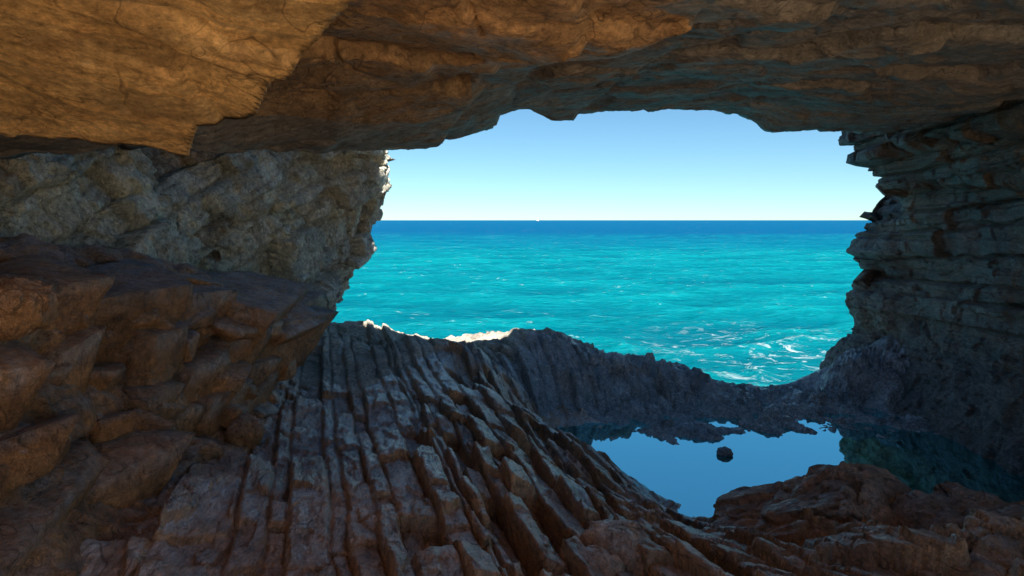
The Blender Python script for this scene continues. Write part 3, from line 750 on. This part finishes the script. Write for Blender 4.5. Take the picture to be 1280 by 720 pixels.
# far whitecaps
wc = N.mapr(N.noise(N.mapping(p, (.02, .008, 1)), 1.0, 6, .75), .67, .72)
foam = N.math('MAXIMUM', foam, N.math('MULTIPLY', wc, N.mapr(dist, 1.9, 2.2)))
col = N.mix(N.math('MULTIPLY', foam, .8), col, (.6, .68, .70))
b1 = N.bump(N.noise(N.mapping(p, (.9, 2.2, 1), (0, 0, .25)), 1, 8, .7), .9, .25)
b1 = N.bump(N.noise(N.mapping(p, (.12, .3, 1), (0, 0, .25)), 1, 6, .65), .6, 1.2, b1)
nt.nodes.remove(bs)
df = N.n('ShaderNodeBsdfDiffuse'); nt.links.new(col, df.inputs['Color']); nt.links.new(b1, df.inputs['Normal'])
gl = N.n('ShaderNodeBsdfGlossy'); gl.inputs['Color'].default_value = (.25, .9, 1, 1); gl.inputs['Roughness'].default_value = .2; nt.links.new(b1, gl.inputs['Normal'])
fr = N.n('ShaderNodeFresnel'); fr.inputs['IOR'].default_value = 1.33; nt.links.new(b1, fr.inputs['Normal'])
fac = N.math('MULTIPLY', N.math('MINIMUM', N.math('MULTIPLY', fr.outputs[0], .4), .2), N.math('SUBTRACT', 1.0, foam))
mx = N.n('ShaderNodeMixShader'); nt.links.new(fac, mx.inputs[0]); nt.links.new(df.outputs[0], mx.inputs[1]); nt.links.new(gl.outputs[0], mx.inputs[2])
nt.links.new(mx.outputs[0], nt.nodes['Material Output'].inputs[0])
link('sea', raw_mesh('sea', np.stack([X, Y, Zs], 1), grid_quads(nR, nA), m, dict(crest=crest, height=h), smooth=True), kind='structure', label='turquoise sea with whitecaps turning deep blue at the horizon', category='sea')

# ------------------------------------------------------------------ boulders and loose stones
def boulder(name, loc, size, rot, seed, mat, label, n=110, rough=1.0, group=None, sq=.75):
    th = np.linspace(0, 2*pi, n*2+1); ph = np.linspace(-pi/2, pi/2, n)
    TH, PH = np.meshgrid(th, ph)
    def se(v, e): return np.sign(v)*np.abs(v)**e
    G = np.stack([se(np.cos(PH), sq)*se(np.cos(TH), sq), se(np.cos(PH), sq)*se(np.sin(TH), sq), se(np.sin(PH), sq)], -1)
    p = G.reshape(-1, 3); nrm = p/np.linalg.norm(p, axis=1, keepdims=True)
    sz = np.array(size); q = (p*sz).astype(F32)+seed*3.7
    mx = float(np.mean(sz))
    a, _ = facet(q, mx*.75, seed, .6, .5, .08); b, _ = facet(q, mx*.26, seed+1, .7, .5, .1); e, _ = facet(q, mx*.09, seed+2, .7, .5, .1, warp=0)
    d = mx*rough*(blur(a*.30, TH.shape, 1)+b*.075+e*.022+.08*fbm(q/mx*1.2, 3, seed+3))
    p = p*sz+nrm*d[:, None]
    p = p@rotm(*rot).T
    p = p.reshape(TH.shape+(3,)); p[:, -1] = p[:, 0]
    co = p[:, :-1].reshape(-1, 3)
    m_ = 2*n; idx = np.arange(n*m_).reshape(n, m_)
    qd = np.stack([idx[:-1], np.roll(idx, -1, 1)[:-1], np.roll(idx, -1, 1)[1:], idx[1:]], -1).reshape(-1, 4)
    nzz = np.abs(np.gradient(p[:, :-1, 2], axis=0)); up_tint = np.clip((co[:, 2]/sz[2]), 0, 1)*.6
    pr = dict(label=label, category='boulder')
    if group: pr['group'] = group
    o = link(name, raw_mesh(name, co, qd, mat, dict(sky_niche_tint=up_tint, wet=up_tint*0)), None, **pr)
    o.location = loc
    return o
def at(px, py, y, dz=0): x, yy_, z = W(px, py, y); return (x, yy_, z+dz)
M_boulder = rock_material('red_brown_boulder_rock', (.44, .215, .10), (.48, .25, .125), (.22, .10, .06), c_sky_niche_tint=(.42, .41, .42), rough=(.36, .6), bump=.9)
def big_boulder(loc, half, rot, seed, label, n=56, cuts=()):
    p, q = block_mesh(half, seed, n, chop=5, k=5.0, rough=1.6, shear=.12, cuts=cuts); p = p@rotm(*rot).T
    f3_, _ = facet(p.astype(F32), .06, 5, .7, .5, .1, warp=0); p = p+p/np.linalg.norm(p, axis=1, keepdims=True)*(.012*f3_+.02*fbm(p*6, 3, 8))[:, None]
    o = link('boulder', raw_mesh('boulder', p, q, M_boulder, dict(sky_niche_tint=sstep(.3, .8, p[:, 2]/half[2])*.5, wet=p[:, 0]*0)), None, label=label, category='boulder'); o.location = loc
big_boulder(at(1095, 690, 4.9), (1.05, .6, .56), (.05, .10, -.22), 511, 'large wedge shaped brown boulder in front of the tide pool', cuts=(((-.75, 0, .66), .70), ((.42, -.15, .9), .58)))
big_boulder(at(1262, 698, 4.7), (.75, .5, .33), (0, .10, .1), 527, 'long brown boulder at the lower right edge of the picture')
boulder('boulder', at(775, 694, 3.9), (.19, .26, .13), (.1, .2, .3), 13, M_floor, 'small rounded brown boulder at the bottom centre, below the broken ribs', n=70)
boulder('boulder', at(745, 712, 3.6), (.12, .14, .09), (.1, .1, .6), 17, M_floor, 'smallest brown boulder at the bottom edge, left of the rounded one', n=60)
boulder('boulder', at(306, 541, 5.3), (.13, .16, .12), (.2, .3, .2), 14, M_ledge, 'rounded brown stone lodged at the foot of the left ledge', n=60)
boulder('boulder', at(14, 384, 3.55), (.17, .2, .13), (.1, .1, .2), 15, M_ledge, 'rounded orange boulder on the left ledge at the left picture edge', n=60)
boulder('stone', at(906, 565, 8.55), (.085, .08, .05), (0, 0, .3), 16, M_ridge, 'small dark stone standing alone in the tide pool', n=40)

# ------------------------------------------------------------------ sailboat on the horizon
bx_, by_, _ = W(672, 275, 2600)
boat = bpy.data.objects.new('sailboat', None); COL.objects.link(boat); boat.location = (bx_, by_, 0)
boat['label'] = 'tiny white sailboat far out on the horizon'; boat['category'] = 'sailboat'
def pmat(name, colr, r=.6):
    m, nt, bs = new_mat(name); N = NT(nt)
    nt.links.new(N.mix(N.noise(N.pos(), .8, 3), colr, tuple(x*.85 for x in colr)), bs.inputs['Base Color']); bs.inputs['Roughness'].default_value = r
    return m
def solid(name, v, f, mat):
    me = bpy.data.meshes.new(name); me.from_pydata(v, [], f); me.materials.append(mat); return link(name, me, boat)
M_white = pmat('white_sailcloth', (.8, .8, .8)); M_hull = pmat('white_hull', (.75, .76, .78), .3)
L_, B_ = 5.0, 1.5
hv = []
for xx, wd, kz in ((-L_, .75, .5), (-2.5, 1.0, -.1), (0, 1.0, -.3), (2.8, .8, -.1), (L_+.6, .05, .8)):
    hv += [(xx, -B_*wd, 1.2), (xx, -B_*wd*.6, .2+kz*.3), (xx, 0, kz), (xx, B_*wd*.6, .2+kz*.3), (xx, B_*wd, 1.2)]
hf = [(a*5+b, a*5+b+1, a*5+b+6, a*5+b+5) for a in range(4) for b in range(4)]+[(a*5, a*5+5, a*5+9, a*5+4) for a in range(4)]+[(0, 4, 3, 2, 1)]
solid('hull', hv, hf, M_hull)
solid('mast', [(x, y, z) for z in (1.2, 13.5) for x, y in ((-.1, -.1), (.1, -.1), (.1, .1), (-.1, .1))], [(0, 1, 5, 4), (1, 2, 6, 5), (2, 3, 7, 6), (3, 0, 4, 7), (4, 5, 6, 7)], M_hull)
def sail(name, pts):
    n = 6; v = []; f = []
    (ax, az), (b_x, bz), (cx_, cz_) = pts
    for sd_ in (0, .06):
        for i in range(n+1):
            for j in range(n+1):
                u_ = i/n; w_ = j/n
                x = ax*(1-u_)+(b_x*(1-w_)+cx_*w_)*u_; z = az*(1-u_)+(bz*(1-w_)+cz_*w_)*u_
                v.append((x, .6*math.sin(pi*w_)*u_+sd_, z))
    m2 = (n+1)**2
    for i in range(n):
        for j in range(n):
            a = i*(n+1)+j; f.append((a, a+1, a+n+2, a+n+1)); f.append((m2+a, m2+a+n+1, m2+a+n+2, m2+a+1))
    solid(name, v, f, M_white)
sail('mainsail', [(-.1, 13.2), (-.1, 2.2), (-4.6, 2.3)]); sail('jib', [(.1, 12.4), (.3, 2.0), (5.2, 1.7)])
